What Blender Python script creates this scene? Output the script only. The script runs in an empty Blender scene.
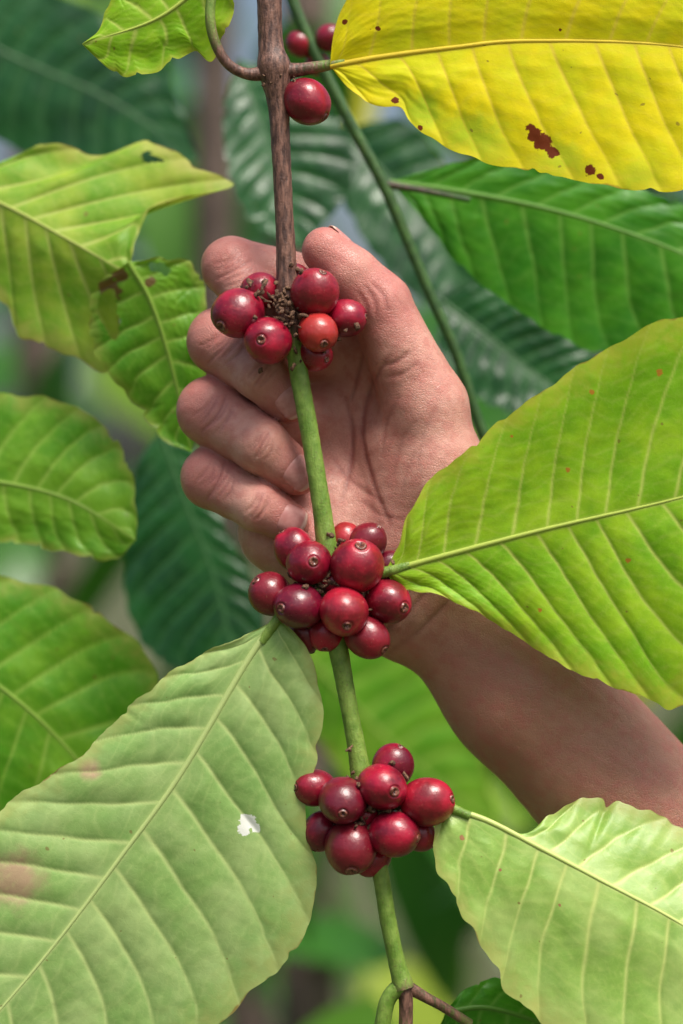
import bpy, math, random
import numpy as np
from mathutils import Vector, Matrix, noise

S = 0.0003      # metres per layout unit at the branch plane
D = 0.75        # camera to branch distance
Z0 = 1.3        # camera height
rng = np.random.default_rng(7)
random.seed(7)
scene = bpy.context.scene

def at(px, py, d=0.0):
    k = 1 + d * S / D
    return np.array([(px - 341.5) * S * k, d * S, Z0 - (py - 512) * S * k])

def at_arr(a):
    k = 1 + a[..., 2] * S / D
    return np.stack([(a[..., 0] - 341.5) * S * k, a[..., 2] * S, Z0 - (a[..., 1] - 512) * S * k], axis=-1)

# ------------------------------------------------------------------ helpers
def resample(pts, n, sub=24):
    P = np.array(pts, float)
    if len(P) == 2:
        t = np.linspace(0, 1, n)[:, None]
        return P[0] * (1 - t) + P[1] * t
    Q = np.vstack([2 * P[0] - P[1], P, 2 * P[-1] - P[-2]])
    out = []
    for i in range(1, len(Q) - 2):
        p0, p1, p2, p3 = Q[i - 1], Q[i], Q[i + 1], Q[i + 2]
        for j in range(sub):
            t = j / sub
            out.append(0.5 * ((2 * p1) + (-p0 + p2) * t + (2 * p0 - 5 * p1 + 4 * p2 - p3) * t * t + (-p0 + 3 * p1 - 3 * p2 + p3) * t ** 3))
    out.append(P[-1])
    out = np.array(out)
    seg = np.linalg.norm(np.diff(out[:, :2], axis=0), axis=1)
    s = np.concatenate([[0], np.cumsum(seg)])
    u = np.linspace(0, s[-1], n)
    return np.stack([np.interp(u, s, out[:, c]) for c in range(out.shape[1])], axis=1)

def make_mesh(name, V, F, mat=None, attrs=None, uv=None, smooth=True):
    V = np.asarray(V, np.float32); F = np.asarray(F, np.int32)
    me = bpy.data.meshes.new(name)
    m = F.shape[1]
    me.vertices.add(len(V)); me.vertices.foreach_set('co', V.ravel())
    me.loops.add(F.size); me.loops.foreach_set('vertex_index', F.ravel())
    me.polygons.add(len(F))
    me.polygons.foreach_set('loop_start', np.arange(0, F.size, m, dtype=np.int32))
    me.polygons.foreach_set('loop_total', np.full(len(F), m, np.int32))
    me.polygons.foreach_set('use_smooth', np.full(len(F), smooth, bool))
    me.update(calc_edges=True)
    if attrs:
        for k, a in attrs.items():
            at_ = me.attributes.new(k, 'FLOAT', 'POINT')
            at_.data.foreach_set('value', np.asarray(a, np.float32).ravel())
    if uv is not None:
        l = me.uv_layers.new(name='UVMap')
        l.data.foreach_set('uv', np.asarray(uv, np.float32)[F.ravel()].ravel())
    if mat: me.materials.append(mat)
    return me

def make_obj(name, me, parent=None):
    ob = bpy.data.objects.new(name, me)
    scene.collection.objects.link(ob)
    if parent is not None:
        ob.parent = parent
        ob.matrix_parent_inverse = Matrix.Translation(parent.location).inverted()
    return ob

def empty(name, loc):
    e = bpy.data.objects.new(name, None)
    e.empty_display_size = 0.02
    e.location = loc
    scene.collection.objects.link(e)
    return e

def grid_faces(nu, nv, wrap=False):
    i = np.arange(nu - 1)[:, None]
    j = np.arange(nv if wrap else nv - 1)[None, :]
    j2 = (j + 1) % nv
    a = i * nv + j; b = (i + 1) * nv + j; c = (i + 1) * nv + j2; d = i * nv + j2
    return np.stack([a, b, c, d], -1).reshape(-1, 4)

class Buf:
    def __init__(s): s.V = []; s.F = []; s.A = {}; s.n = 0
    def add(s, V, F, **attrs):
        s.V.append(V); s.F.append(F + s.n); s.n += len(V)
        for k, a in attrs.items():
            s.A.setdefault(k, []).append(np.broadcast_to(np.asarray(a, float), (len(V),)).copy())
    def mesh(s, name, mat, uv=None):
        return make_mesh(name, np.vstack(s.V), np.vstack(s.F), mat, {k: np.concatenate(v) for k, v in s.A.items()}, uv=uv)

def sines(x, y, seed, n=5, f=1.0):
    r = np.random.default_rng(seed)
    o = 0
    for i in range(n):
        a, b = r.normal(size=2) * f * (1 + i * 0.5)
        o = o + np.sin(a * x + b * y + r.uniform(0, 6.28)) / (1 + i * 0.5)
    return o / n * 1.6

# ------------------------------------------------------------------ node helpers
class NT:
    def __init__(s, name):
        s.m = bpy.data.materials.new(name); s.m.use_nodes = True
        s.t = s.m.node_tree; s.t.nodes.clear()
        s.out = s.t.nodes.new('ShaderNodeOutputMaterial')
    def n(s, typ, **kw):
        nd = s.t.nodes.new(typ)
        for k, v in kw.items():
            setattr(nd, k, v)
        return nd
    def l(s, a, b): s.t.links.new(a, b)
    def attr(s, name): return s.n('ShaderNodeAttribute', attribute_name=name).outputs['Fac']
    def math(s, op, a, b=None, c=None, clamp=False):
        nd = s.n('ShaderNodeMath', operation=op, use_clamp=clamp)
        for i, v in enumerate((a, b, c)):
            if v is None: continue
            if hasattr(v, 'links'): s.l(v, nd.inputs[i])
            else: nd.inputs[i].default_value = v
        return nd.outputs[0]
    def mix(s, f, a, b, mode='MIX'):
        nd = s.n('ShaderNodeMix', data_type='RGBA', blend_type=mode)
        for sock, v in ((nd.inputs[0], f), (nd.inputs[6], a), (nd.inputs[7], b)):
            if hasattr(v, 'links'): s.l(v, sock)
            else: sock.default_value = v if not isinstance(v, tuple) else (*v, 1)[:4]
        return nd.outputs[2]
    def ramp(s, f, lo, hi):
        nd = s.n('ShaderNodeMapRange'); nd.clamp = True
        nd.interpolation_type = 'SMOOTHSTEP'
        s.l(f, nd.inputs[0]); nd.inputs[1].default_value = lo; nd.inputs[2].default_value = hi
        return nd.outputs[0]
    def noise(s, vec, scale, detail=4, rough=0.5):
        nd = s.n('ShaderNodeTexNoise'); nd.inputs['Scale'].default_value = scale
        nd.inputs['Detail'].default_value = detail; nd.inputs['Roughness'].default_value = rough
        if vec is not None: s.l(vec, nd.inputs['Vector'])
        return nd.outputs[0]

def leaf_material(name, base, base2, vein, trans=0.22, tcol=None, rough=0.45, spot=(0.10, 0.03, 0.01),
                  edge=None, patch=None, cell=0.12, ubump=0.25, spec=0.35, dark=0.32):
    m = NT(name)
    uv = m.n('ShaderNodeTexCoord').outputs['UV']
    n1 = m.noise(uv, 1.1, 4, 0.6)
    n2 = m.noise(uv, 7.0, 4, 0.6)
    n5 = m.noise(uv, 2.6, 3, 0.6)
    col = m.mix(m.ramp(n1, 0.38, 0.64), base, base2)
    vor = m.n('ShaderNodeTexVoronoi', feature='DISTANCE_TO_EDGE'); vor.inputs['Scale'].default_value = 15.0
    w = m.n('ShaderNodeVectorMath', operation='ADD')
    ns = m.n('ShaderNodeTexNoise'); ns.inputs['Scale'].default_value = 7
    m.l(uv, ns.inputs['Vector']); sc = m.n('ShaderNodeVectorMath', operation='SCALE'); sc.inputs['Scale'].default_value = 0.16
    m.l(ns.outputs['Color'], sc.inputs[0]); m.l(uv, w.inputs[0]); m.l(sc.outputs[0], w.inputs[1])
    m.l(w.outputs[0], vor.inputs['Vector'])
    cellf = m.ramp(vor.outputs['Distance'], 0.0, 0.08)
    inv = m.math('SUBTRACT', 1.0, cellf)
    col = m.mix(m.math('MULTIPLY', inv, cell), col, vein)
    col = m.mix(m.math('MULTIPLY', m.ramp(n2, 0.35, 0.7), dark), col, m.mix(1.0, col, (0.62, 0.68, 0.55), 'MULTIPLY'))
    col = m.mix(m.math('MULTIPLY', m.ramp(n5, 0.45, 0.68), dark), col, m.mix(1.0, col, (0.55, 0.72, 0.6), 'MULTIPLY'))
    if patch is not None:
        col = m.mix(m.math('MULTIPLY', m.ramp(m.math('ADD', m.attr('patch'), m.math('MULTIPLY', m.math('SUBTRACT', n2, 0.5), 0.8)), 0.2, 1.0), 0.7), col, patch)
    if edge is not None:
        e = m.attr('edge')
        e = m.math('MULTIPLY', m.ramp(m.math('ADD', e, m.math('MULTIPLY', n2, 0.45)), 0.98, 1.32), 0.8)
        col = m.mix(e, col, edge)
        e2 = m.ramp(m.math('ADD', m.attr('edge'), m.math('MULTIPLY', n5, 0.10)), 1.045, 1.06)
        col = m.mix(m.math('MULTIPLY', e2, 0.75), col, (0.22, 0.12, 0.03))
    v = m.attr('vein')
    col = m.mix(m.math('MULTIPLY', v, 0.9), col, vein)
    n4 = m.noise(uv, 16, 3, 0.6)
    sp2 = m.ramp(m.math('ADD', m.attr('spot'), m.math('MULTIPLY', m.math('SUBTRACT', n4, 0.5), 1.3)), 0.45, 0.6)
    col = m.mix(sp2, col, spot)
    # tiny sparse specks
    n6 = m.noise(uv, 11, 1, 0.4)
    col = m.mix(m.math('MULTIPLY', m.ramp(n6, 0.765, 0.785), 0.6), col, (0.20, 0.10, 0.03))
    p = m.n('ShaderNodeBsdfPrincipled'); m.l(col, p.inputs['Base Color'])
    p.inputs['Specular IOR Level'].default_value = spec
    rr = m.math('ADD', m.math('MULTIPLY', n2, 0.25), rough - 0.12); m.l(rr, p.inputs['Roughness'])
    tr = m.n('ShaderNodeBsdfTranslucent')
    tc = m.mix(1.0, col, tcol if tcol else (1.0, 1.0, 0.5), 'MULTIPLY')
    m.l(tc, tr.inputs['Color'])
    b = m.n('ShaderNodeBump'); b.inputs['Strength'].default_value = ubump; b.inputs['Distance'].default_value = 0.0005
    hgt = m.math('ADD', m.math('MULTIPLY', cellf, 0.12), m.math('ADD', m.math('MULTIPLY', n2, 0.9), m.math('MULTIPLY', n4, 0.35)))
    m.l(hgt, b.inputs['Height']); m.l(b.outputs[0], p.inputs['Normal'])
    mx = m.n('ShaderNodeMixShader'); mx.inputs[0].default_value = trans
    m.l(p.outputs[0], mx.inputs[1]); m.l(tr.outputs[0], mx.inputs[2]); m.l(mx.outputs[0], m.out.inputs[0])
    return m.m

def tube_geo(P, n=14, amp=0.0, seed=0):
    C = at_arr(P[:, :3]); R = P[:, 3] * S
    T = np.gradient(C, axis=0); T /= np.linalg.norm(T, axis=1)[:, None]
    ref = np.array([0, -1.0, 0.02])
    B = np.cross(T, ref); B /= np.linalg.norm(B, axis=1)[:, None] + 1e-9
    N = np.cross(B, T)
    th = np.linspace(0, 2 * np.pi, n, endpoint=False)
    I = np.arange(len(P))[:, None]
    rr = R[:, None] * (1 + amp * sines(I * 0.35, np.sin(th)[None] * 2 + np.cos(th)[None], seed, 6, 1.0))
    V = C[:, None] + rr[..., None] * (np.cos(th)[None, :, None] * B[:, None] + np.sin(th)[None, :, None] * N[:, None])
    V = V.reshape(-1, 3); F = grid_faces(len(P), n, True)
    return V, F, np.repeat(np.arange(len(P)), n)

# ------------------------------------------------------------------ leaf geometry
def leaf(name, mid, A, B, mat, veins=13, bul=3.0, cupA=0.1, cupB=0.1, depth=None, seed=1, nt=210, ns=46, kA=0.13, kB=0.13,
         wave=5.0, wiggle=2.0, spots=(), patches=(), holes=(), ribr=3.0, vw=1.4, curl=0.0):
    d0, d1 = depth if depth else (0, 0)
    M = resample([(p[0], p[1]) for p in mid], nt)
    tt = np.linspace(0, 1, nt)
    Md = d0 + (d1 - d0) * tt + curl * (tt - tt * tt) * 4
    seglen = np.linalg.norm(np.diff(M, axis=0), axis=1).sum()
    u = np.linspace(0, 1, ns) ** 1.2
    sides = []
    for side, (Bd, cup, kk) in enumerate(((A, cupA, kA), (B, cupB, kB))):
        E = resample([(p[0], p[1]) for p in Bd], nt)
        nrm = E - M
        wd = np.linalg.norm(nrm, axis=1)
        nn = nrm / np.maximum(wd[:, None], 1e-3)
        wig = wiggle * sines(tt * veins * 2.2, tt * 3, seed + side * 9, 5, 1.6) * np.minimum(1, wd / 30)
        scallop = -wiggle * 0.9 * np.abs(np.sin(np.pi * (tt * veins - kk * veins + 0.15))) ** 4 * np.minimum(1, wd / 40)
        rgn = np.random.default_rng(seed + 77 + side)
        for _ in range(5):      # small nibbles in the margin
            c0 = rgn.uniform(0.15, 0.9); wig = wig - rgn.uniform(1.5, 4) * np.exp(-((tt - c0) / rgn.uniform(0.004, 0.01)) ** 2)
        E = E + nn * (wig + scallop)[:, None]
        T, U = np.meshgrid(tt, u, indexing='ij')
        X = M[:, None, 0] * (1 - U) + E[:, None, 0] * U
        Y = M[:, None, 1] * (1 - U) + E[:, None, 1] * U
        dist = U * wd[:, None]
        sh = kk * (0.75 * U + 0.25 * U ** 3)
        ph = (T - sh) * veins + 0.12 * np.sin(T * 17 + seed) + side * 0.35 + 0.06 * sines(T * 9, U * 6, seed + 4, 4, 1.0)
        fr = ph - np.round(ph)
        dv = np.abs(fr) / veins * seglen * 0.85
        vwid = vw * (1.25 - 0.75 * U)
        vein = np.exp(-(dv / vwid) ** 2) * (1 - 0.6 * U ** 2)
        q3 = U * wd[:, None] / 16 + 0.5 * np.sin(ph * 2.1) + 0.8 * sines(T * 14, U * 5, seed + 60, 4, 1.0) + np.floor(ph) * 0.37
        f3 = q3 - np.round(q3)
        vein = np.maximum(vein, 0.22 * np.exp(-(np.abs(f3) * 16 / 1.3) ** 2) * (U > 0.04))
        rib = np.exp(-(dist / (ribr * (1.15 - 0.7 * T))) ** 2)
        quilt = np.abs(np.sin(np.pi * ph)) ** 0.6
        env = np.minimum(1, dist / 25) * (1 - 0.35 * U ** 3)
        h = -bul * quilt * env
        h = h + wave * (U ** 1.7) * sines(T * 11, U * 2.0, seed + 20 + side, 5, 1.0)
        h = h + 0.7 * sines(T * 50, U * 18, seed + 31 + side, 6, 1.0) * env
        h = h + wave * 0.5 * sines(T * 5, U * 3, seed + 41 + side, 4, 1.0) * env
        d = Md[:, None] + cup * dist + h
        sides.append((X, Y, d, np.maximum(vein, rib), U, dist, T))
    a, b = sides
    cat = lambda i: np.concatenate([a[i][:, ::-1], b[i][:, 1:]], axis=1)
    X, Y, d, vein, U = (cat(i) for i in range(5))
    nv = X.shape[1]
    spot = np.zeros_like(X); patch = np.zeros_like(X)
    for (sx, sy, sr) in spots:
        q = np.hypot(X - sx, Y - sy) / sr
        spot = np.maximum(spot, np.clip(1.25 - q * 0.8, 0, 1))
    for (sx, sy, sr) in patches:
        q = np.hypot(X - sx, Y - sy) / sr
        patch = np.maximum(patch, np.clip(1.3 - q, 0, 1))
    V = at_arr(np.stack([X, Y, d], -1)).reshape(-1, 3)
    F = grid_faces(nt, nv)
    if holes:
        cx = X.ravel()[F].mean(1); cy = Y.ravel()[F].mean(1)
        keep = np.ones(len(F), bool)
        for (hx, hy, ra, rb, ang) in holes:
            ca, sa = math.cos(ang), math.sin(ang)
            ux = (cx - hx) * ca + (cy - hy) * sa; uy = -(cx - hx) * sa + (cy - hy) * ca
            th = np.arctan2(uy, ux)
            q = np.hypot(ux / ra, uy / rb) * (1 + 0.18 * np.sin(3 * th + hx) + 0.1 * np.sin(7 * th))
            keep &= q > 1
        F = F[keep]
    uv = np.stack([X.ravel() / 100 + seed * 3.1, Y.ravel() / 100], -1)
    me = make_mesh(name + '_mesh', V, F, mat, dict(vein=vein, edge=U, spot=spot, patch=patch), uv)
    ob = make_obj(name, me)
    rp = np.column_stack([M, Md + 0.8, np.maximum(0.7, ribr * (1.05 - 0.85 * tt))])
    Vt, Ft, _ = tube_geo(rp[::4], 8, 0)
    z = np.zeros(len(Vt))
    ribm = make_mesh('midrib', Vt, Ft, mat, dict(vein=z + 1, edge=z, spot=z, patch=z), np.zeros((len(Vt), 2)))
    make_obj('leaf_midrib', ribm, ob)
    return ob

# ------------------------------------------------------------------ materials
M_bright = leaf_material('leaf_bright_green', (0.20, 0.45, 0.010), (0.32, 0.54, 0.016), (0.50, 0.60, 0.12), 0.28, (1, 1, 0.45), 0.5, spot=(0.42, 0.20, 0.02), edge=(0.46, 0.48, 0.05), cell=0.10, spec=0.25)
M_yellow = leaf_material('leaf_yellow', (0.88, 0.74, 0.006), (0.76, 0.76, 0.012), (0.80, 0.62, 0.06), 0.28, (1, 1, 0.5), 0.5, spot=(0.16, 0.03, 0.006), edge=(0.80, 0.66, 0.02), patch=(0.36, 0.60, 0.03), cell=0.08, spec=0.2, dark=0.16)
M_pale = leaf_material('leaf_pale_underside', (0.25, 0.42, 0.115), (0.36, 0.50, 0.18), (0.52, 0.64, 0.24), 0.24, (1, 1, 0.5), 0.5, spot=(0.80, 0.82, 0.76), patch=(0.52, 0.27, 0.22), cell=0.12, edge=(0.36, 0.40, 0.12), spec=0.35)
M_pale2 = leaf_material('leaf_pale_green', (0.27, 0.46, 0.08), (0.39, 0.55, 0.15), (0.56, 0.66, 0.20), 0.24, (1, 1, 0.5), 0.42, spot=(0.36, 0.18, 0.08), cell=0.12, edge=(0.46, 0.48, 0.13), spec=0.45)
M_mid = leaf_material('leaf_mid_green', (0.09, 0.30, 0.012), (0.18, 0.40, 0.022), (0.32, 0.50, 0.08), 0.3, (1, 1, 0.45), 0.42, spot=(0.16, 0.10, 0.03), edge=(0.30, 0.34, 0.06))
M_olive = leaf_material('leaf_yellow_green', (0.17, 0.38, 0.018), (0.36, 0.49, 0.045), (0.50, 0.57, 0.14), 0.3, (1, 1, 0.45), 0.5, spot=(0.14, 0.09, 0.03), edge=(0.46, 0.44, 0.10))
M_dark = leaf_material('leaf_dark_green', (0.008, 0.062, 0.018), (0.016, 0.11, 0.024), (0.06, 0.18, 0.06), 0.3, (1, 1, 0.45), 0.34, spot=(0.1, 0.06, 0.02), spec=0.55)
M_fresh = leaf_material('leaf_fresh_green', (0.035, 0.21, 0.010), (0.08, 0.32, 0.016), (0.18, 0.40, 0.07), 0.35, (1, 1, 0.45), 0.40, spot=(0.1, 0.06, 0.02))

def stem_material(name, g1, g2, b1, b2):
    m = NT(name)
    pos = m.n('ShaderNodeTexCoord').outputs['Object']
    mp = m.n('ShaderNodeMapping'); mp.inputs['Scale'].default_value = (1, 1, 0.22); m.l(pos, mp.inputs[0])
    n1 = m.noise(mp.outputs[0], 900, 5, 0.65); n2 = m.noise(pos, 260, 4, 0.6); n3 = m.noise(pos, 1500, 3, 0.6)
    brown = m.mix(m.ramp(n1, 0.35, 0.68), b1, b2)
    green = m.mix(m.ramp(n2, 0.3, 0.7), g1, g2)
    green = m.mix(m.math('MULTIPLY', m.ramp(n3, 0.57, 0.70), 0.55), green, (0.12, 0.08, 0.035))
    f = m.ramp(m.math('ADD', m.attr('brown'), m.math('MULTIPLY', m.math('SUBTRACT', n1, 0.5), 0.8)), 0.3, 0.75)
    col = m.mix(f, green, brown)
    p = m.n('ShaderNodeBsdfPrincipled'); m.l(col, p.inputs['Base Color']); p.inputs['Roughness'].default_value = 0.5
    b = m.n('ShaderNodeBump'); b.inputs['Strength'].default_value = 0.8; b.inputs['Distance'].default_value = 0.0005
    m.l(m.math('ADD', n1, m.math('MULTIPLY', n3, 0.4)), b.inputs['Height']); m.l(b.outputs[0], p.inputs['Normal'])
    m.l(p.outputs[0], m.out.inputs[0]); return m.m
M_stem = stem_material('coffee_stem', (0.10, 0.20, 0.018), (0.20, 0.31, 0.05), (0.05, 0.022, 0.016), (0.23, 0.115, 0.08))
M_stem2 = stem_material('coffee_stem_dark', (0.02, 0.07, 0.015), (0.05, 0.13, 0.025), (0.04, 0.025, 0.02), (0.10, 0.06, 0.05))

def cherry_material():
    m = NT('coffee_cherry_skin')
    pos = m.n('ShaderNodeTexCoord').outputs['Object']
    n1 = m.noise(pos, 110, 4, 0.6); n2 = m.noise(pos, 1500, 3, 0.6); n3 = m.noise(pos, 420, 3, 0.55)
    t = m.attr('tint')
    deep = m.mix(m.ramp(n1, 0.35, 0.68), (0.12, 0.0015, 0.012), (0.36, 0.006, 0.030))
    deep = m.mix(m.attr('dark'), deep, (0.075, 0.002, 0.014))
    col = m.mix(t, deep, (0.46, 0.045, 0.02))
    col = m.mix(m.math('MULTIPLY', m.ramp(n3, 0.60, 0.78), 0.25), col, (0.48, 0.06, 0.06))
    col = m.mix(m.math('MULTIPLY', m.ramp(n2, 0.66, 0.72), 0.5), col, (0.42, 0.20, 0.13))
    col = m.mix(m.math('MULTIPLY', m.ramp(m.attr('base'), 0.2, 0.9), 0.8), col, (0.05, 0.01, 0.008))
    col = m.mix(m.ramp(m.attr('calyx'), 0.25, 0.7), col, m.mix(m.ramp(n2, 0.4, 0.6), (0.06, 0.015, 0.01), (0.22, 0.08, 0.05)))
    p = m.n('ShaderNodeBsdfPrincipled'); m.l(col, p.inputs['Base Color'])
    m.l(m.math('ADD', 0.16, m.math('MULTIPLY', n3, 0.34)), p.inputs['Roughness'])
    p.inputs['Specular IOR Level'].default_value = 0.5
    p.inputs['Coat Weight'].default_value = 0.15; p.inputs['Coat Roughness'].default_value = 0.12
    b = m.n('ShaderNodeBump'); b.inputs['Strength'].default_value = 0.4; b.inputs['Distance'].default_value = 0.0004
    m.l(m.math('ADD', m.math('ADD', n3, m.math('MULTIPLY', n1, 1.5)), m.math('MULTIPLY', n2, 0.35)), b.inputs['Height']); m.l(b.outputs[0], p.inputs['Normal'])
    m.l(p.outputs[0], m.out.inputs[0]); return m.m
M_cherry = cherry_material()

def simple_noise_mat(name, a, b, scale, rough=0.9, bump=0.6, dist=0.001):
    m = NT(name)
    pos = m.n('ShaderNodeTexCoord').outputs['Object']
    n1 = m.noise(pos, scale, 6, 0.65)
    p = m.n('ShaderNodeBsdfPrincipled'); m.l(m.mix(m.ramp(n1, 0.32, 0.7), a, b), p.inputs['Base Color']); p.inputs['Roughness'].default_value = rough
    bb = m.n('ShaderNodeBump'); bb.inputs['Strength'].default_value = bump; bb.inputs['Distance'].default_value = dist
    m.l(n1, bb.inputs['Height']); m.l(bb.outputs[0], p.inputs['Normal'])
    m.l(p.outputs[0], m.out.inputs[0]); return m.m
M_crumb = simple_noise_mat('dry_bract', (0.03, 0.012, 0.008), (0.22, 0.12, 0.065), 1500)
M_bark = simple_noise_mat('bark', (0.07, 0.05, 0.04), (0.20, 0.145, 0.12), 30, 0.9, 1, 0.01)
M_ground = simple_noise_mat('forest_soil', (0.05, 0.04, 0.02), (0.07, 0.10, 0.03), 3, 1, 1, 0.03)

def skin_material():
    m = NT('skin')
    pos = m.n('ShaderNodeTexCoord').outputs['Object']
    n1 = m.noise(pos, 45, 4, 0.6); n2 = m.noise(pos, 230, 4, 0.65); n3 = m.noise(pos, 900, 3, 0.6)
    v = m.n('ShaderNodeTexVoronoi', feature='DISTANCE_TO_EDGE'); v.inputs['Scale'].default_value = 1200; m.l(pos, v.inputs['Vector'])
    base = m.mix(m.ramp(n1, 0.35, 0.65), (0.47, 0.215, 0.165), (0.58, 0.30, 0.235))
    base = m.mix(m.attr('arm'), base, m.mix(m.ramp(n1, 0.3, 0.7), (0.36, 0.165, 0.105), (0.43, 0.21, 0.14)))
    col = m.mix(m.math('MULTIPLY', m.ramp(n2, 0.42, 0.64), 0.42), base, (0.42, 0.12, 0.10))
    col = m.mix(m.math('MULTIPLY', m.ramp(n2, 0.30, 0.42), 0.0), col, (0.6, 0.35, 0.27))
    col = m.mix(m.math('MULTIPLY', m.attr('red'), 0.62), col, (0.42, 0.125, 0.11))
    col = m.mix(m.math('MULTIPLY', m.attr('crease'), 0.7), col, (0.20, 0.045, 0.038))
    p = m.n('ShaderNodeBsdfPrincipled'); m.l(col, p.inputs['Base Color'])
    m.l(m.math('ADD', 0.32, m.math('MULTIPLY', n2, 0.28)), p.inputs['Roughness'])
    p.inputs['Specular IOR Level'].default_value = 0.5
    p.inputs['Subsurface Weight'].default_value = 0.22; p.inputs['Subsurface Radius'].default_value = (1, 0.32, 0.2); p.inputs['Subsurface Scale'].default_value = 0.002
    b = m.n('ShaderNodeBump'); b.inputs['Strength'].default_value = 0.5; b.inputs['Distance'].default_value = 0.0003
    hh = m.math('ADD', m.math('MULTIPLY', m.ramp(v.outputs['Distance'], 0, 0.12), 0.6), m.math('ADD', m.math('MULTIPLY', n3, 0.5), m.math('MULTIPLY', n2, 1.2)))
    m.l(hh, b.inputs['Height']); m.l(b.outputs[0], p.inputs['Normal'])
    m.l(p.outputs[0], m.out.inputs[0]); return m.m
M_skin = skin_material()
def nail_material():
    m = NT('fingernail')
    p = m.n('ShaderNodeBsdfPrincipled')
    tip = m.attr('tip')
    pos = m.n('ShaderNodeTexCoord').outputs['Object']; n = m.noise(pos, 500, 3)
    col = m.mix(m.ramp(n, 0.3, 0.7), (0.46, 0.19, 0.17), (0.54, 0.26, 0.23))
    col = m.mix(m.ramp(tip, 0.82, 0.92), col, (0.62, 0.44, 0.36))
    m.l(col, p.inputs['Base Color']); p.inputs['Roughness'].default_value = 0.42
    p.inputs['Specular IOR Level'].default_value = 0.35
    m.l(p.outputs[0], m.out.inputs[0]); return m.m
M_nail = nail_material()

# ------------------------------------------------------------------ HAND (implicit surface, contoured to one mesh)
def W(p): return at(*p) / S - np.array([0, 0, Z0 / S])

FINGERS = {
    'index':  [(362, 302, 118, 36), (232, 267, 72, 32), (262, 312, 38, 25), (298, 334, 48, 20)],
    'middle': [(350, 352, 130, 36), (221, 341, 76, 35.5), (262, 374, 36, 28), (289, 402, 42, 22)],
    'ring':   [(335, 420, 130, 35), (211, 411, 76, 36), (262, 446, 34, 28.5), (297, 474, 40, 22)],
    'little': [(320, 484, 118, 33), (213, 478, 78, 33.5), (258, 506, 40, 26), (290, 522, 42, 20)],
}
PALM = [
    ((362, 302, 118), 36, (455, 560, 98), 36), ((350, 352, 128), 36, (440, 585, 100), 36),
    ((335, 420, 126), 35, (425, 600, 100), 36), ((320, 484, 115), 34, (405, 612, 92), 38),
    ((284, 530, 95), 48, (400, 612, 88), 47), ((330, 500, 100), 36, (400, 560, 95), 40),
    ((452, 560, 82), 46, (440, 480, 62), 46), ((440, 480, 62), 46, (426, 408, 56), 41),
    ((400, 450, 80), 38, (415, 540, 76), 48),
    ((410, 360, 80), 30, (368, 320, 112), 32),
    ((440, 605, 90), 62, (524, 688, 97), 80), ((524, 688, 97), 80, (700, 885, 112), 88), ((700, 885, 112), 88, (850, 1055, 125), 96),
]
THUMB = [(426, 406, 56, 42), (379, 305, 42, 33), (325, 251, 34, 24)]
hcell = 2.0
lo = np.array([-200., -15., -600.]); hi = np.array([560., 235., 310.])
dims = ((hi - lo) / hcell).astype(int)
ax = [lo[i] + hcell * np.arange(dims[i]) for i in range(3)]
P = np.full(dims, 1e3, np.float32); Q = np.full(dims, 1e3, np.float32)

def smin(a, b, k):
    h = np.clip(0.5 + 0.5 * (b - a) / k, 0, 1)
    return b * (1 - h) + a * h - k * h * (1 - h)
def region(pts, rs, mg):
    pts = np.array(pts); r = max(rs) + mg
    sl = []
    for i in range(3):
        a = max(0, int((pts[:, i].min() - r - lo[i]) / hcell)); b = min(dims[i], int((pts[:, i].max() + r - lo[i]) / hcell) + 2)
        sl.append(slice(a, b))
    return tuple(sl)
def cone(sl, a, ra, b, rb, fl=1.0):
    x = ax[0][sl[0]][:, None, None] - a[0]; y = ax[1][sl[1]][None, :, None] - a[1]; z = ax[2][sl[2]][None, None, :] - a[2]
    ba = b - a; L = (ba ** 2).sum()
    t = np.clip((x * ba[0] + y * ba[1] + z * ba[2]) / L, 0, 1)
    dx = x - t * ba[0]; dy = (y - t * ba[1]) / fl; dz = z - t * ba[2]
    return (np.sqrt(dx * dx + dy * dy + dz * dz) - (ra + (rb - ra) * t)).astype(np.float32)

for i, (a, ra, b, rb) in enumerate(PALM):
    a, b = W(a), W(b)
    sl = region([a, b], [ra, rb], 40)
    P[sl] = smin(P[sl], cone(sl, a, ra, b, rb, 0.85 if i >= 10 else 1.0), 26)
for nm, ch in FINGERS.items():
    J = [W(c[:3]) for c in ch]; R = [c[3] for c in ch]
    sl = region(J[:2], R[:2], 30)
    P[sl] = smin(P[sl], cone(sl, J[0], R[0], J[1], R[1] - 1.5), 12)
    sl = region(J[1:], R[1:], 20)
    mid1 = (J[1] + J[2]) / 2
    f = smin(cone(sl, J[1], R[1], mid1, (R[1] + R[2]) / 2 - 2.0), cone(sl, mid1, (R[1] + R[2]) / 2 - 2.0, J[2], R[2]), 4)
    pad = J[3] + (J[2] - J[3]) * 0.45
    f = smin(f, cone(sl, J[2], R[2], pad, R[3] + 2.0), 5)
    f = smin(f, cone(sl, pad, R[3] + 2.0, J[3], R[3]), 5)
    Q[sl] = smin(Q[sl], f, 2.0)
J = [W(c[:3]) for c in THUMB]
sl = region(J[:2], [42, 33], 30)
P[sl] = smin(P[sl], cone(sl, J[0], 41, J[1], 32), 14)
sl = region(J[1:], [33, 24], 20)
m1 = J[1] * 0.45 + J[2] * 0.55
P[sl] = smin(P[sl], smin(cone(sl, J[1], 33.5, m1, 29.5), cone(sl, m1, 29.5, J[2], 24), 5), 5)
Fd = smin(P, Q, 3.0)
del P, Q

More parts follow.
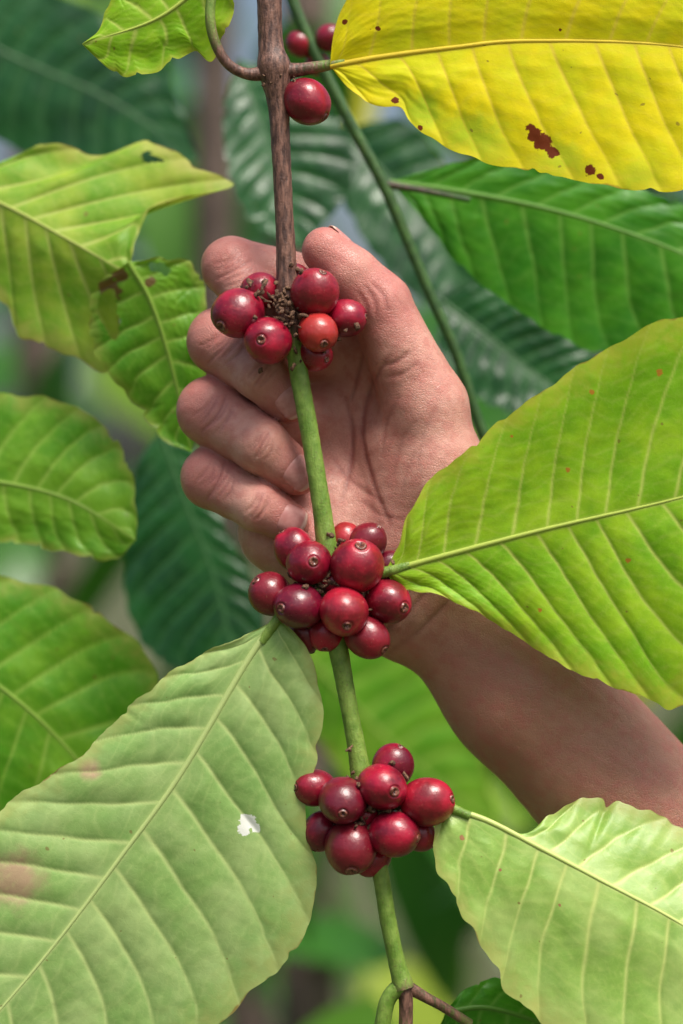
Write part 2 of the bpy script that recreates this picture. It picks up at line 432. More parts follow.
def surface_nets(F, origin, h):
    ins = F < 0
    nx, ny, nz = F.shape
    cnt = np.zeros((nx - 1, ny - 1, nz - 1), np.int8)
    for o in np.ndindex(2, 2, 2):
        cnt += ins[o[0]:nx - 1 + o[0], o[1]:ny - 1 + o[1], o[2]:nz - 1 + o[2]]
    act = (cnt > 0) & (cnt < 8)
    cells = np.argwhere(act)
    idx = np.full(act.shape, -1, np.int32); idx[act] = np.arange(len(cells))
    acc = np.zeros((len(cells), 3)); n = np.zeros(len(cells))
    cor = [np.array(o) for o in np.ndindex(2, 2, 2)]
    for a in cor:
        for b in cor:
            if (b - a).sum() == 1 and (b - a).min() >= 0:
                ca, cb = cells + a, cells + b
                fa = F[ca[:, 0], ca[:, 1], ca[:, 2]]; fb = F[cb[:, 0], cb[:, 1], cb[:, 2]]
                mk = (fa < 0) != (fb < 0)
                t = fa[mk] / (fa[mk] - fb[mk])
                acc[mk] += a + t[:, None] * (b - a); n[mk] += 1
    V = origin + h * (cells + acc / n[:, None])
    faces = []
    for axis in range(3):
        o1, o2 = [i for i in range(3) if i != axis]
        s0 = [slice(1, -1)] * 3; s1 = [slice(1, -1)] * 3
        s0[axis] = slice(0, -1); s1[axis] = slice(1, None)
        A = ins[tuple(s0)]; Bq = ins[tuple(s1)]
        e = np.argwhere(A != Bq)
        inside_first = A[e[:, 0], e[:, 1], e[:, 2]]
        e = e.copy(); e[:, o1] += 1; e[:, o2] += 1
        def g(d1, d2):
            c = e.copy(); c[:, o1] += d1; c[:, o2] += d2
            return idx[c[:, 0], c[:, 1], c[:, 2]]
        q = np.stack([g(-1, -1), g(0, -1), g(0, 0), g(-1, 0)], 1)
        flip = ~inside_first if axis != 1 else inside_first
        q[flip] = q[flip][:, ::-1]
        faces.append(q)
    Fc = np.vstack(faces)
    return V, Fc[(Fc >= 0).all(1)]
HV, HF = surface_nets(Fd, lo, hcell)
del Fd
def lap(V, F, it, lam):
    E = np.vstack([F[:, [0, 1]], F[:, [1, 2]], F[:, [2, 3]], F[:, [3, 0]]])
    deg = np.bincount(E[:, 0], minlength=len(V)) + np.bincount(E[:, 1], minlength=len(V))
    for _ in range(it):
        acc = np.stack([np.bincount(E[:, 0], V[E[:, 1], c], len(V)) + np.bincount(E[:, 1], V[E[:, 0], c], len(V)) for c in range(3)], 1)
        V = V + lam * (acc / np.maximum(deg, 1)[:, None] - V)
    return V
def vnorm(V, F):
    n = np.cross(V[F[:, 2]] - V[F[:, 0]], V[F[:, 3]] - V[F[:, 1]])
    N = np.stack([sum(np.bincount(F[:, k], n[:, c], len(V)) for k in range(4)) for c in range(3)], 1)
    return N / (np.linalg.norm(N, axis=1)[:, None] + 1e-9)
HV = lap(HV, HF, 3, 0.5)
HN = vnorm(HV, HF)
kk = 1 + HV[:, 1] * S / D
vx = HV[:, 0] / kk + 341.5; vy = 512 - HV[:, 2] / kk
front = np.clip(-HN[:, 1] * 1.6 + 0.25, 0, 1)
def polyd(pts):
    P_ = resample(pts, 60)
    d = np.full(len(vx), 1e9)
    bb = (vx > P_[:, 0].min() - 15) & (vx < P_[:, 0].max() + 15) & (vy > P_[:, 1].min() - 15) & (vy < P_[:, 1].max() + 15)
    ii = np.where(bb)[0]
    dd = np.hypot(vx[ii][:, None] - P_[None, :, 0], vy[ii][:, None] - P_[None, :, 1])
    j = dd.argmin(1); d[ii] = dd.min(1)
    tap = np.ones(len(vx)); tap[ii] = np.sin(np.pi * np.clip(j / 59, 0.0, 1)) ** 0.4
    return d, tap
CREASES = [
    ([(392, 352), (372, 385), (362, 430), (372, 480), (392, 530)], 2.6, 1.7),
    ([(345, 395), (352, 430), (350, 470), (340, 505)], 2.6, 1.5),
    ([(330, 455), (350, 480), (385, 505)], 2.3, 1.0), ([(365, 345), (358, 375), (350, 405)], 2.3, 1.3),
    ([(415, 420), (400, 445), (392, 480)], 3, 0.6), ([(440, 400), (425, 430), (415, 470)], 3, 0.5),
    ([(430, 440), (410, 462), (400, 500)], 2.2, 0.5), ([(400, 395), (386, 425), (382, 460)], 2.2, 0.6), ([(360, 500), (380, 515), (405, 520)], 2.2, 0.7),
    ([(372, 283), (384, 296), (388, 312)], 2.3, 1.1), ([(364, 284), (374, 300), (377, 318)], 2.3, 1.3), ([(357, 290), (366, 306), (366, 322)], 2.3, 1.0),
    ([(412, 350), (396, 362), (380, 366)], 2.5, 1.1), ([(420, 362), (402, 374), (384, 378)], 2.5, 0.8),
    ([(372, 640), (410, 610), (450, 560)], 3.0, 1.3), ([(385, 655), (425, 625), (470, 580)], 3.0, 1.0),
]
for nm, ch in FINGERS.items():
    for ji, (offs) in ((1, (-14, -9, -4, 0, 5, 10, 15)), (2, (-8, -4, 0, 4, 8))):
        a = np.array(ch[ji][:2], float); b = np.array(ch[ji + 1 if ji == 1 else ji][:2], float); a0 = np.array(ch[ji if ji == 1 else ji - 1][:2], float)
        dr = (b - a0); dr /= np.linalg.norm(dr); pr = np.array([-dr[1], dr[0]])
        r = ch[ji][3]
        for o in offs:
            c = a + dr * (o + (4 if ji == 1 else 0))
            w_ = 0.75 if abs(o) < 3 else 0.5
            w_ *= random.uniform(.75, 1.1)
            CREASES.append(([tuple(c - pr * r * w_ + dr * random.uniform(-4, 2)), tuple(c + dr * random.uniform(-1, 3)), tuple(c + pr * r * w_ + dr * random.uniform(-4, 2))], 1.6, (1.25 if abs(o) < 3 else 0.85)))
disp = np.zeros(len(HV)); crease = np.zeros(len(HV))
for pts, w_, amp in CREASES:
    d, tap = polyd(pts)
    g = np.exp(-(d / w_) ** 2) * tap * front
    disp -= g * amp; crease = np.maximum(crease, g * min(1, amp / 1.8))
disp += 0.9 * sines(HV[:, 0] * 0.05, HV[:, 2] * 0.05 + HV[:, 1] * 0.04, 5, 7, 1.0)
disp += 0.3 * sines(HV[:, 0] * 0.2, HV[:, 2] * 0.2 + HV[:, 1] * 0.15, 6, 7, 1.0)
HV = HV + HN * disp[:, None]
red = np.zeros(len(HV))
for ch in list(FINGERS.values()) + [THUMB]:
    for q, w_ in ((1, 30), (len(ch) - 1, 26)):
        c = W(ch[q][:3]); d = np.linalg.norm(HV - c, axis=1) - ch[q][3]
        red = np.maximum(red, np.exp(-(np.maximum(d, 0) / 18) ** 2) * (0.95 if q > 1 else 0.85))
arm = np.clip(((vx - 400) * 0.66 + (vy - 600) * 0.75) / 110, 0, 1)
HW = (HV + np.array([0, 0, Z0 / S])) * S
hand = empty('human_hand', tuple(at(360, 430, 80)))
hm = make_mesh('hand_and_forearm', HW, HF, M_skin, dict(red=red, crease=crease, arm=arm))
make_obj('hand_and_forearm', hm, hand)

def nail(name, j2, j3, r, halfang, tilt=(0, -1, 0), back=0.7, fwd=0.72):
    a = W(j3) - W(j2); a /= np.linalg.norm(a)
    up = np.array(tilt, float); n = up - (up @ a) * a; n /= np.linalg.norm(n)
    b = np.cross(a, n)
    c = W(j3)
    nu, nv = 22, 19
    u = np.linspace(-1, 1, nu); v = np.linspace(-1, 1, nv)
    Uu, Vv = np.meshgrid(u, v, indexing='ij')
    X = Uu * np.sqrt(1 - 0.42 * Vv ** 2); Yv = Vv * np.sqrt(1 - 0.30 * Uu ** 2)
    ang = Yv * halfang
    al = -back * r + (X + 1) / 2 * (fwd + back) * r
    rad = r * (1.06 - 0.04 * X) - 2.4 * (np.maximum(np.abs(Uu), np.abs(Vv)) ** 6) * np.where(Uu > 0.4, 0.3, 1.0) - np.maximum(0, al - 0.2 * r) ** 2 / (r * 2.0)
    Pn = c + al[..., None] * a + rad[..., None] * (np.cos(ang)[..., None] * n + np.sin(ang)[..., None] * b)
    Pn = (Pn + np.array([0, 0, Z0 / S])) * S
    me = make_mesh(name, Pn.reshape(-1, 3), grid_faces(nu, nv), M_nail, dict(tip=(Uu.ravel() + 1) / 2))
    ob = make_obj(name, me, hand)
    sm = ob.modifiers.new('thick', 'SOLIDIFY'); sm.thickness = 0.0003; sm.offset = 0
for nm in ('index', 'middle', 'ring', 'little'):
    ch = FINGERS[nm]
    nail(nm + '_fingernail', ch[2][:3], ch[3][:3], ch[3][3] + 0.9, 0.85, tilt=(0.15, -1, 0.1))
nail('thumbnail', THUMB[1][:3], THUMB[2][:3], 24.2, 0.8, tilt=(0.5, 0.3, 0.8), fwd=0.6)

# ------------------------------------------------------------------ BRANCH
bb = Buf()
def addtube(pts, n=16, amp=0.06, brown=None, seed=0, res=None):
    P_ = np.array(pts, float)
    L = np.linalg.norm(np.diff(P_[:, :2], axis=0), axis=1).sum()
    R_ = resample(pts, res or max(8, int(L / 3)))
    V, F, ix = tube_geo(R_[:, :4], n, amp, seed)
    br = R_[:, 4][ix] if R_.shape[1] > 4 else np.full(len(V), brown if brown is not None else 0)
    bb.add(V, F, brown=br)
addtube([(268, -60, 4, 13, 1), (269, 0, 3, 12.5, 1), (271, 45, 2, 12.5, 1), (274, 66, 0, 17, 1), (276, 80, 0, 15, 1), (279, 110, 0, 10.5, 1), (282, 170, 0, 9.5, 1), (285, 230, 0, 9.5, 1), (287, 285, 0, 11, .9),
         (290, 318, 0, 13.5, .85), (295, 345, 0, 10, .4), (301, 385, 0, 9.2, .12), (310, 435, 0, 9.2, 0), (319, 490, 0, 9.4, 0), (326, 540, 0, 10.5, .05), (331, 590, 0, 14, .6), (337, 640, 0, 10.5, .2), (346, 690, 0, 8.8, 0), (356, 745, 0, 9.2, .0),
         (364, 790, 0, 12, .5), (371, 830, 0, 12, .5), (380, 870, 0, 8.5, .25), (388, 920, 0, 8.3, 0), (397, 962, 0, 8.5, 0.05), (404, 988, 0, 11, .6)], 20, 0.07, seed=2)
addtube([(402, 985, 0, 9, .3), (390, 996, 0, 8, 0.1), (384, 1015, 0, 8, 0), (378, 1060, 2, 8, 0), (372, 1120, 4, 8, 0)], 12, 0.04)
addtube([(404, 985, 0, 8, .9), (406, 1005, 0, 7, .8), (405, 1040, 2, 7, .5), (402, 1110, 4, 6, .2)], 12, 0.05)
addtube([(406, 986, 2, 7, .8), (425, 997, 6, 5.5, .7), (445, 1008, 12, 5, .7), (470, 1024, 20, 5, .5)], 10, 0.05)
addtube([(276, 72, 0, 10, .9), (298, 70, -2, 7, .8), (318, 67, -4, 6, .6), (345, 62, -6, 4.5, .3)], 12, 0.05)
addtube([(270, 72, 0, 9, .9), (248, 74, -4, 6, .9), (228, 64, -10, 5.2, .85), (215, 42, -14, 5, .6), (210, 15, -16, 5, .4), (214, -22, -14, 4.5, .2)], 12, 0.05)
addtube([(334, 582, 4, 8, .3), (360, 578, 0, 6, .1), (386, 572, -8, 5.5, 0), (410, 565, -10, 4.5, 0)], 12, 0.04)
addtube([(328, 585, -4, 8, .4), (300, 600, -14, 6, .2), (280, 617, -16, 5.5, .1), (262, 642, -14, 5, 0)], 12, 0.04)
addtube([(368, 812, 0, 8, .3), (405, 812, -4, 6, .1), (440, 806, -8, 5.5, .1), (470, 816, -10, 4.5, 0)], 12, 0.04)
branch = make_obj('coffee_branch', bb.mesh('coffee_branch_mesh', M_stem))

bb = Buf()
addtube([(270, -70, 250, 6.5, .1), (300, 20, 255, 6.5, .1), (348, 118, 260, 6.5, .1), (386, 190, 262, 6.5, .2), (428, 290, 266, 6, .05), (455, 350, 270, 6, .05), (478, 420, 275, 6, .1), (520, 540, 280, 6, .1)], 12, 0.03)
addtube([(384, 184, 262, 5, .6), (420, 190, 262, 3.5, .6), (470, 200, 262, 3, .3)], 10, 0.03)
make_obj('coffee_branch', bb.mesh('coffee_branch_back_mesh', M_stem2))

# ------------------------------------------------------------------ CHERRIES
def cherry(buf, c, node, r, tint=0.0, seed=0, dark=None):
    c = at(*c); nd = at(*node)
    a = (c - nd)
    rg = np.random.default_rng(seed + 1000)
    a = a + rg.normal(size=3) * 0.42 * np.linalg.norm(a); a /= np.linalg.norm(a)
    t = np.array([0.3, 0.2, 1.0]); b = np.cross(a, t); b /= np.linalg.norm(b); e = np.cross(a, b)
    nc = 36
    phi = np.concatenate([np.linspace(0, 0.36, 14), np.linspace(0.40, np.pi, 26)]); nr = len(phi)
    th = np.linspace(0, 2 * np.pi, nc, endpoint=False)
    Ph, Th = np.meshgrid(phi, th, indexing='ij')
    cs = rg.uniform(0.7, 1.0)
    q = Ph / cs
    rad = np.ones_like(Ph)
    rad -= 0.045 * np.exp(-((q - 0.27) / 0.05) ** 2)
    rad += 0.028 * np.exp(-((q - 0.185) / 0.045) ** 2)
    rad -= 0.07 * np.exp(-(q / 0.11) ** 2)
    rad *= 1 + 0.035 * sines(np.cos(Th) * np.sin(Ph) * 2, np.sin(Th) * np.sin(Ph) * 2 + np.cos(Ph) * 2, seed, 5, 0.9) + 0.02 * np.cos(2 * Th + seed)
    el = rg.uniform(1.02, 1.16)
    Lx = rad * np.sin(Ph) * np.cos(Th); Ly = rad * np.sin(Ph) * np.sin(Th) * rg.uniform(0.92, 1.0); Lz = rad * np.cos(Ph) * el
    V = c + r * S * (Lx[..., None] * b + Ly[..., None] * e + Lz[..., None] * a)
    calyx = np.clip((0.235 - q) / 0.06 + 0.5, 0, 1); base = np.clip((Ph - 2.55) / 0.4, 0, 1)
    F = grid_faces(nr, nc, True)[:, ::-1]
    dk = rg.choice([0, 0.0, 0.2, 0.4, 0.7]) if dark is None else dark
    buf.add(V.reshape(-1, 3), F, calyx=calyx.ravel(), base=base.ravel(), tint=tint, dark=dk)

def crumbs(node, n, spread, seed, rmin=1.2, rmax=3.6):
    buf = Buf(); rg = np.random.default_rng(seed)
    for i in range(n):
        c = at(*(np.array(node) + rg.normal(size=3) * np.array(spread)))
        nr, nc = 5, 6
        ph = np.linspace(0, np.pi, nr); th = np.linspace(0, 2 * np.pi, nc, endpoint=False)
        Ph, Th = np.meshgrid(ph, th, indexing='ij')
        L = np.stack([np.sin(Ph) * np.cos(Th), np.sin(Ph) * np.sin(Th), np.cos(Ph)], -1) * (1 + 0.4 * rg.normal(size=(nr, nc, 1)) * np.sin(Ph)[..., None])
        sc = rg.uniform(rmin, rmax, 3) * np.array([1, 1, rg.uniform(0.8, 2)])
        Rm = np.linalg.qr(rg.normal(size=(3, 3)))[0]
        V = c + ((L * sc) @ Rm.T).reshape(-1, 3) * S
        buf.add(V, grid_faces(nr, nc, True))
    return buf

CL = [
    ((289, 315, 0), [(315, 293, -14, 24, .1), (238, 313, -10, 26.5, 0), (268, 341, -22, 24.5, 0), (261, 290, 10, 18, 0), (346, 318, 4, 19.5, 0), (318, 332, -20, 19.5, .5), (313, 354, 6, 19, .1), (296, 279, 14, 15, .1)]),
    ((331, 590, 0), [(270, 594, -2, 22, .1), (295, 550, 6, 21, 0), (309, 563, -16, 23, 0), (357, 566, -20, 27, .05), (387, 601, -6, 23, .05), (299, 606, -22, 24, 0), (344, 611, -30, 25, .1), (367, 637, -12, 22, .1),
                     (367, 543, 4, 20, .1), (326, 632, 0, 19, 0), (304, 634, 8, 18, 0), (346, 538, 10, 15, .3), (388, 567, 16, 17, 0), (333, 582, -8, 14, 0)]),
    ((368, 808, 0), [(314, 788, 2, 20, .05), (343, 800, -20, 24, .05), (382, 787, -22, 24.5, .0), (393, 766, 6, 21, 0), (427, 802, -14, 26, .1), (321, 831, 4, 19, 0), (351, 847, -14, 26, .1), (394, 834, -20, 24, .0),
                     (417, 833, 6, 19, 0), (372, 858, 6, 19, 0), (366, 815, -2, 14, 0)]),
]
for ci, (node, lst) in enumerate(CL):
    e = empty('coffee_cherry_cluster', tuple(at(*node)))
    buf = Buf()
    for i, (x, y, d, r, tn) in enumerate(lst):
        cherry(buf, (x, y, d), (node[0], node[1], 14), r, tn, seed=ci * 40 + i, dark=0 if tn > .4 else None)
    make_obj('cherries', buf.mesh('cherries', M_cherry), e)
    cb = crumbs((node[0], node[1], -14), 190, (19, 19, 9), 100 + ci)
    make_obj('dry_bracts', cb.mesh('dry_bracts', M_crumb), e)
buf = Buf(); cherry(buf, (307, 102, -2), (276, 76, 0), 24, 0.05, seed=200, dark=0.1)
make_obj('coffee_cherry', buf.mesh('coffee_cherry_mesh', M_cherry))
e = empty('coffee_cherry_cluster', tuple(at(315, 50, 235)))
buf = Buf()
for i, (x, y, d, r) in enumerate([(300, 44, 262, 15), (330, 38, 258, 16), (318, 64, 270, 14)]):
    cherry(buf, (x, y, d), (316, 50, 260), r, 0.0, seed=300 + i)
make_obj('cherries', buf.mesh('cherries_back', M_cherry), e)
cb = crumbs((274, 72, -6), 26, (9, 7, 7), 140, 1, 2.6); make_obj('dry_bracts', cb.mesh('dry_bracts', M_crumb), branch)

# ------------------------------------------------------------------ FOREGROUND LEAVES
leaf('coffee_leaf', [(278, 617), (245, 665), (180, 775), (120, 858), (60, 938), (0, 1010), (-90, 1110)],
     [(278, 617), (256, 630), (200, 654), (155, 684), (120, 714), (92, 745), (50, 775), (0, 808), (-70, 870), (-110, 960), (-90, 1110)],
     [(278, 617), (305, 645), (320, 690), (322, 735), (309, 790), (306, 830), (317, 868), (311, 918), (292, 958), (255, 990), (210, 1030), (100, 1080), (-90, 1110)],
     M_pale, veins=14, bul=3.6, cupA=0.12, cupB=0.06, depth=(-15, -25), seed=3, nt=300, ns=64, kA=0.12, kB=0.15, wave=9, spots=[(248, 822, 9), (244, 829, 7), (256, 828, 5)], patches=[(15, 880, 36), (90, 770, 14)], ribr=3.6, vw=1.6)
leaf('coffee_leaf', [(385, 572), (450, 554), (550, 528), (683, 497), (830, 455)],
     [(385, 572), (398, 545), (407, 515), (430, 480), (470, 446), (520, 405), (552, 384), (590, 358), (640, 330), (683, 316), (760, 330), (830, 455)],
     [(385, 572), (400, 588), (440, 596), (480, 615), (520, 640), (560, 664), (600, 683), (650, 700), (683, 706), (770, 640), (830, 455)],
     M_bright, veins=14, bul=3.2, cupA=-0.05, cupB=0.02, depth=(-10, -50), seed=5, nt=300, ns=64, kA=0.10, kB=0.14, wave=8, spots=[(592, 392, 3), (660, 372, 4), (512, 436, 2), (568, 470, 3), (628, 560, 3), (540, 610, 2)], ribr=3.2, vw=1.2)
leaf('coffee_leaf', [(330, 66), (380, 57), (450, 48), (530, 41), (683, 47), (840, 80)],
     [(330, 66), (335, 25), (352, -10), (385, -50), (460, -95), (600, -110), (740, -60), (840, 80)],
     [(330, 66), (348, 88), (375, 105), (400, 110), (412, 124), (450, 150), (500, 166), (560, 178), (620, 188), (683, 190), (770, 150), (840, 80)],
     M_yellow, veins=13, bul=2.4, cupA=-0.15, cupB=0.02, depth=(-8, -35), seed=8, nt=300, ns=64, kA=0.12, kB=0.12, wave=6,
     spots=[(535, 135, 8), (543, 142, 9), (552, 152, 7), (590, 170, 6), (600, 176, 4), (378, 28, 3), (395, 100, 4), (345, 22, 3), (484, 44, 2), (560, 30, 2), (530, 128, 5), (420, 128, 3)], patches=[(470, 150, 50), (560, 175, 40), (420, 115, 30), (640, 190, 34)], ribr=3.0, vw=1.2)
leaf('coffee_leaf', [(222, -40), (190, -5), (150, 22), (82, 44)],
     [(222, -40), (170, -60), (125, -30), (108, 5), (98, 30), (82, 44)],
     [(222, -40), (236, 0), (228, 30), (212, 62), (196, 52), (178, 60), (160, 72), (128, 79), (104, 66), (88, 50), (82, 44)],
     M_bright, veins=7, bul=3, cupA=0.1, cupB=0.2, depth=(-4, 10), seed=11, nt=130, ns=40, wave=8, wiggle=3)
leaf('coffee_leaf', [(450, 808), (490, 822), (540, 848), (600, 880), (683, 925), (800, 1000)],
     [(450, 808), (470, 814), (505, 830), (530, 833), (548, 815), (575, 800), (598, 795), (640, 808), (683, 826), (770, 870), (800, 1000)],
     [(450, 808), (434, 830), (436, 868), (450, 895), (470, 930), (495, 965), (505, 990), (550, 1030), (620, 1075), (720, 1080), (800, 1000)],
     M_pale2, veins=11, bul=3.6, cupA=0.6, cupB=-0.06, depth=(-8, -40), seed=14, nt=260, ns=60, kA=0.12, kB=0.12, wave=7, wiggle=3, spots=[(462, 838, 3), (500, 870, 2), (560, 905, 2)], ribr=3.2, vw=1.5)
leaf('coffee_leaf', [(445, 1012), (490, 1008), (560, 1030), (650, 1070)],
     [(445, 1012), (465, 990), (500, 978), (545, 1010), (600, 1040), (650, 1070)],
     [(445, 1012), (440, 1040), (480, 1070), (560, 1090), (650, 1070)],
     M_fresh, veins=9, bul=3, depth=(60, 90), seed=17, nt=120, ns=30)

# ------------------------------------------------------------------ MID-DISTANCE LEAVES
leaf('coffee_leaf', [(-120, 150), (0, 203), (60, 235), (128, 274)],
     [(-120, 150), (-50, 170), (0, 166), (50, 141), (100, 155), (150, 141), (200, 166), (235, 184), (200, 194), (162, 200), (146, 215), (128, 274)],
     [(-120, 150), (-60, 260), (0, 300), (20, 338), (60, 352), (108, 372), (120, 340), (122, 300), (128, 274)],
     M_olive, veins=10, bul=3.4, cupA=0.1, cupB=0.15, depth=(260, 180), seed=21, nt=200, ns=46, kA=0.1, kB=0.05, wave=10, wiggle=4, holes=[(150, 158, 10, 5, .3)])
leaf('coffee_leaf', [(128, 262), (150, 300), (170, 360), (192, 452)],
     [(128, 262), (160, 258), (190, 262), (206, 290), (208, 350), (204, 410), (192, 452)],
     [(128, 262), (95, 290), (90, 340), (105, 372), (140, 410), (165, 440), (192, 452)],
     M_mid, veins=9, bul=3.4, cupA=0.15, cupB=0.1, depth=(175, 205), seed=24, nt=200, ns=50, wave=8, wiggle=3, holes=[(108, 312, 10, 24, -0.2), (160, 268, 12, 5, 0.3)], spots=[(110, 290, 12), (120, 275, 8), (150, 282, 6)])
leaf('coffee_leaf', [(-100, 470), (0, 482), (70, 500), (136, 540)],
     [(-100, 470), (-60, 400), (0, 394), (60, 400), (105, 425), (130, 465), (137, 510), (136, 540)],
     [(-100, 470), (-60, 540), (0, 542), (60, 552), (110, 562), (136, 540)],
     M_mid, veins=11, bul=3.4, cupA=0.1, cupB=0.15, depth=(250, 220), seed=27, nt=160, ns=40, wave=8)
leaf('coffee_leaf', [(-140, 610), (-40, 660), (40, 720), (110, 800), (170, 880)],
     [(-140, 610), (-90, 570), (0, 577), (60, 590), (110, 620), (152, 662), (180, 760), (170, 880)],
     [(-140, 610), (-120, 720), (-40, 800), (30, 860), (100, 890), (170, 880)],
     M_mid, veins=12, bul=3.4, cupA=0.12, cupB=0.1, depth=(220, 260), seed=30, nt=180, ns=40, wave=8)
leaf('coffee_leaf', [(160, 430), (185, 500), (215, 580), (240, 680)],
     [(160, 430), (195, 450), (225, 520), (256, 590), (262, 640), (240, 680)],
     [(160, 430), (135, 470), (125, 560), (130, 620), (165, 665), (240, 680)],
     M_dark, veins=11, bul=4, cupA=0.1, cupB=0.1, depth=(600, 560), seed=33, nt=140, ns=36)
leaf('coffee_leaf', [(390, 182), (450, 190), (540, 207), (620, 230), (700, 262), (800, 320)],
     [(390, 182), (420, 172), (470, 160), (540, 158), (610, 175), (683, 205), (760, 240), (800, 320)],
     [(390, 182), (425, 222), (465, 272), (520, 312), (580, 348), (640, 360), (720, 360), (800, 320)],
     M_fresh, veins=12, bul=3.4, cupA=0.12, cupB=0.08, depth=(300, 250), seed=36, nt=200, ns=44)
leaf('coffee_leaf', [(440, 300), (480, 330), (530, 370), (600, 420)],
     [(440, 300), (480, 285), (540, 315), (590, 350), (600, 420)],
     [(440, 300), (440, 350), (480, 400), (540, 420), (600, 420)],
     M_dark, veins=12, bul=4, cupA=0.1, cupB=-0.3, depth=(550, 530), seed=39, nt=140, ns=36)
leaf('coffee_leaf', [(290, 640), (340, 690), (400, 750), (500, 830)],
     [(290, 640), (360, 620), (430, 660), (480, 740), (500, 830)],
     [(290, 640), (300, 700), (330, 760), (400, 820), (500, 830)],
     M_mid, veins=11, bul=3, cupA=0.1, cupB=0.1, depth=(1100, 1150), seed=42, nt=140, ns=36)
leaf('coffee_leaf', [(-60, 20), (20, 60), (110, 100), (200, 160)],
     [(-60, 20), (0, -20), (90, 10), (160, 60), (200, 160)],
     [(-60, 20), (-40, 110), (40, 160), (120, 175), (200, 160)],
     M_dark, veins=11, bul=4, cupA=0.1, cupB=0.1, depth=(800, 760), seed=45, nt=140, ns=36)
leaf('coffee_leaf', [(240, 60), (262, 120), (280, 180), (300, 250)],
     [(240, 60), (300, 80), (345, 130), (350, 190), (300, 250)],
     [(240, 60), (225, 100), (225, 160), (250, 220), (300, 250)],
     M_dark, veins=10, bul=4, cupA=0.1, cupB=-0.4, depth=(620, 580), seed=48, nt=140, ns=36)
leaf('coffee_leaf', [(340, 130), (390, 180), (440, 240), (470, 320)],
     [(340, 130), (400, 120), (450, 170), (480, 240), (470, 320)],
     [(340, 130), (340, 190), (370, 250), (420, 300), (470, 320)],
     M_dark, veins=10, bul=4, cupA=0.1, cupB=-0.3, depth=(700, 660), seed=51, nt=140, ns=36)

# ------------------------------------------------------------------ BACKGROUND FOLIAGE
def foliage_material():
    m = NT('coffee_foliage')
    uv = m.n('ShaderNodeTexCoord').outputs['UV']
    sep = m.n('ShaderNodeSeparateXYZ'); m.l(uv, sep.inputs[0])
    pp = m.math('PINGPONG', sep.outputs[0], 0.5)
    vn = m.math('SUBTRACT', 1.0, m.ramp(pp, 0.0, 0.10))
    t = m.attr('tone')
    col = m.mix(m.ramp(t, 0.0, 0.6), (0.008, 0.05, 0.014), (0.045, 0.19, 0.018))
    col = m.mix(m.ramp(t, 0.6, 0.92), col, (0.32, 0.52, 0.05))
    col = m.mix(m.ramp(t, 0.93, 0.97), col, (0.75, 0.70, 0.05))
    col = m.mix(m.math('MULTIPLY', vn, 0.3), col, (0.20, 0.32, 0.10))
    p = m.n('ShaderNodeBsdfPrincipled'); m.l(col, p.inputs['Base Color']); p.inputs['Roughness'].default_value = 0.3
    tr = m.n('ShaderNodeBsdfTranslucent'); m.l(m.mix(1.0, col, (1, 1, .5), 'MULTIPLY'), tr.inputs['Color'])
    mx = m.n('ShaderNodeMixShader'); mx.inputs[0].default_value = 0.35
    m.l(p.outputs[0], mx.inputs[1]); m.l(tr.outputs[0], mx.inputs[2]); m.l(mx.outputs[0], m.out.inputs[0]); return m.m
M_fol = foliage_material()

def scatter(name, n, yr, zr, size, seed, xs=0.75, nt=14, nw=9, tb=(1.4, 1.7)):
    rg = np.random.default_rng(seed)
    t = np.linspace(0, 1, nt); v = np.linspace(-1, 1, nw)
    T, Vv = np.meshgrid(t, v, indexing='ij')
    prof = np.sin(np.pi * T ** 0.85) ** 0.8 * (1 - 0.25 * T)
    Vs = []; tone = []; uvs = []
    for i in range(n):
        y = rg.uniform(*yr); k = 1 + y / D
        c = np.array([rg.uniform(-xs, xs) * 0.16 * k * 1.0, y, Z0 + rg.uniform(*zr) * 0.17 * k])
        L = rg.uniform(*size); Wd = L * rg.uniform(0.19, 0.25)
        az = rg.uniform(0, 2 * np.pi); el = rg.normal(-0.5, 0.45)
        a = np.array([math.cos(az) * math.cos(el), math.sin(az) * math.cos(el) * 0.8, math.sin(el)]); a /= np.linalg.norm(a)
        up = np.array([rg.normal() * 0.5, -0.55 + rg.normal() * 0.5, 0.8]); nn = up - (up @ a) * a; nn /= np.linalg.norm(nn)
        b = np.cross(a, nn)
        lx = (T - 0.5) * L; ly = Vv * prof * Wd
        lz = -rg.uniform(0.1, 0.35) * L * (T ** 2) + rg.uniform(0.05, 0.25) * np.abs(ly) + 0.012 * np.sin(T * 22 + np.abs(Vv) * -4) * L * 0.3 * np.abs(Vv) + 0.01 * L * np.sin(T * 9 + rg.uniform(0, 6))
        Pn = c + lx[..., None] * a + ly[..., None] * b + lz[..., None] * nn
        Vs.append(Pn.reshape(-1, 3)); tone.append(np.full(nt * nw, rg.beta(*tb)))
        uvs.append(np.stack([(T * 10 - np.abs(Vv) * 1.6 + 4).ravel(), Vv.ravel()], -1))
    F0 = grid_faces(nt, nw); st = nt * nw
    F = (F0[None] + (np.arange(n) * st)[:, None, None]).reshape(-1, 4)
    me = make_mesh(name + '_mesh', np.vstack(Vs), F, M_fol, dict(tone=np.concatenate(tone)), np.vstack(uvs))
    return make_obj(name, me)
scatter('coffee_foliage', 150, (0.6, 1.4), (-1.7, 1.25), (0.13, 0.21), 1, xs=1.6)
scatter('coffee_foliage', 620, (1.4, 4.0), (-1.7, 1.35), (0.17, 0.30), 2, xs=1.8, tb=(1.6, 1.4))

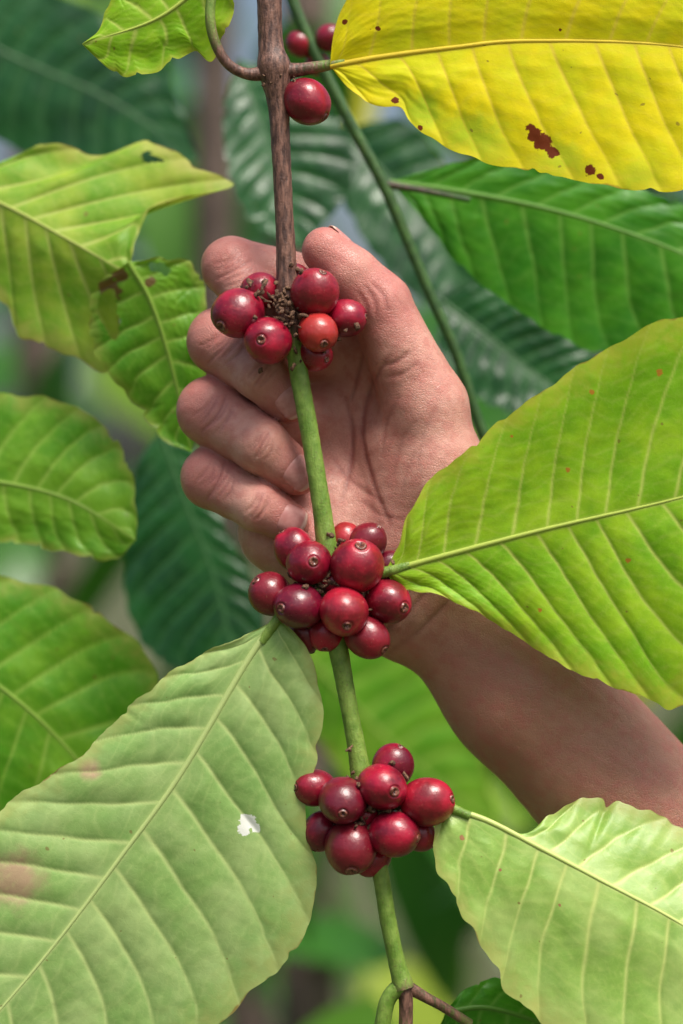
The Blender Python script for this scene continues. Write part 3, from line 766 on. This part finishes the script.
def trunk(px, y, r0, r1, lean, name, top=2.4):
    X = (px - 341.5) * S * (1 + y / D)
    zs = np.linspace(0, top, 60); th = np.linspace(0, 2 * np.pi, 20, endpoint=False)
    V = []
    for z in zs:
        f = z / top; r = r0 + (r1 - r0) * f
        for a in th:
            rr = r * (1 + 0.08 * math.sin(3 * a + z * 4) + 0.05 * math.sin(7 * a - z * 9))
            V.append((X + lean * (z - Z0) + 0.02 * math.sin(z * 3) + rr * math.cos(a), y + rr * math.sin(a), z))
    return make_obj(name, make_mesh(name + '_mesh', V, grid_faces(60, 20, True), M_bark))
trunk(240, 1.15, 0.020, 0.013, 0.0, 'coffee_shrub_trunk')
trunk(318, 0.95, 0.022, 0.014, 0.03, 'coffee_shrub_trunk')
trunk(60, 2.0, 0.03, 0.02, -0.04, 'coffee_shrub_trunk')

gx = np.linspace(-200, 200, 81)
GX, GY = np.meshgrid(gx, gx, indexing='ij')
GZ = 0.02 * np.sin(GX * 0.7) * np.cos(GY * 0.5)
make_obj('ground', make_mesh('ground_mesh', np.stack([GX, GY, GZ], -1).reshape(-1, 3), grid_faces(81, 81), M_ground))

# ------------------------------------------------------------------ LIGHT / WORLD / CAMERA
world = bpy.data.worlds.new('World'); scene.world = world; world.use_nodes = True
wt = world.node_tree; wt.nodes.clear()
sky = wt.nodes.new('ShaderNodeTexSky'); sky.sky_type = 'NISHITA'; sky.sun_disc = False
to_sun = Vector((0.26, -0.40, 0.88)).normalized()
sky.sun_elevation = math.asin(to_sun.z); sky.sun_rotation = math.atan2(to_sun.x, to_sun.y)
sky.air_density = 1.0; sky.dust_density = 6.0
bg = wt.nodes.new('ShaderNodeBackground'); bg.inputs['Strength'].default_value = 0.15
wo = wt.nodes.new('ShaderNodeOutputWorld')
wt.links.new(sky.outputs[0], bg.inputs[0]); wt.links.new(bg.outputs[0], wo.inputs[0])
sl_ = bpy.data.lights.new('sun', 'SUN'); sl_.energy = 4.6; sl_.angle = math.radians(24); sl_.color = (1, 0.95, 0.88)
so = bpy.data.objects.new('sun', sl_); so.rotation_euler = to_sun.to_track_quat('Z', 'Y').to_euler(); so.location = (1, -1, 4)
scene.collection.objects.link(so)

cam = bpy.data.cameras.new('camera'); co = bpy.data.objects.new('camera', cam); scene.collection.objects.link(co)
co.location = (0, -D, Z0); co.rotation_euler = (math.radians(90), 0, 0)
cam.sensor_fit = 'VERTICAL'; cam.sensor_height = 36; cam.lens = 36 * D / (1024 * S)
cam.clip_start = 0.01; cam.clip_end = 1000
cam.dof.use_dof = True; cam.dof.focus_distance = D + 0.003; cam.dof.aperture_fstop = 5.0
scene.camera = co
scene.view_settings.view_transform = 'Standard'; scene.view_settings.look = 'None'; scene.view_settings.exposure = 0
print('hand verts', len(HV))
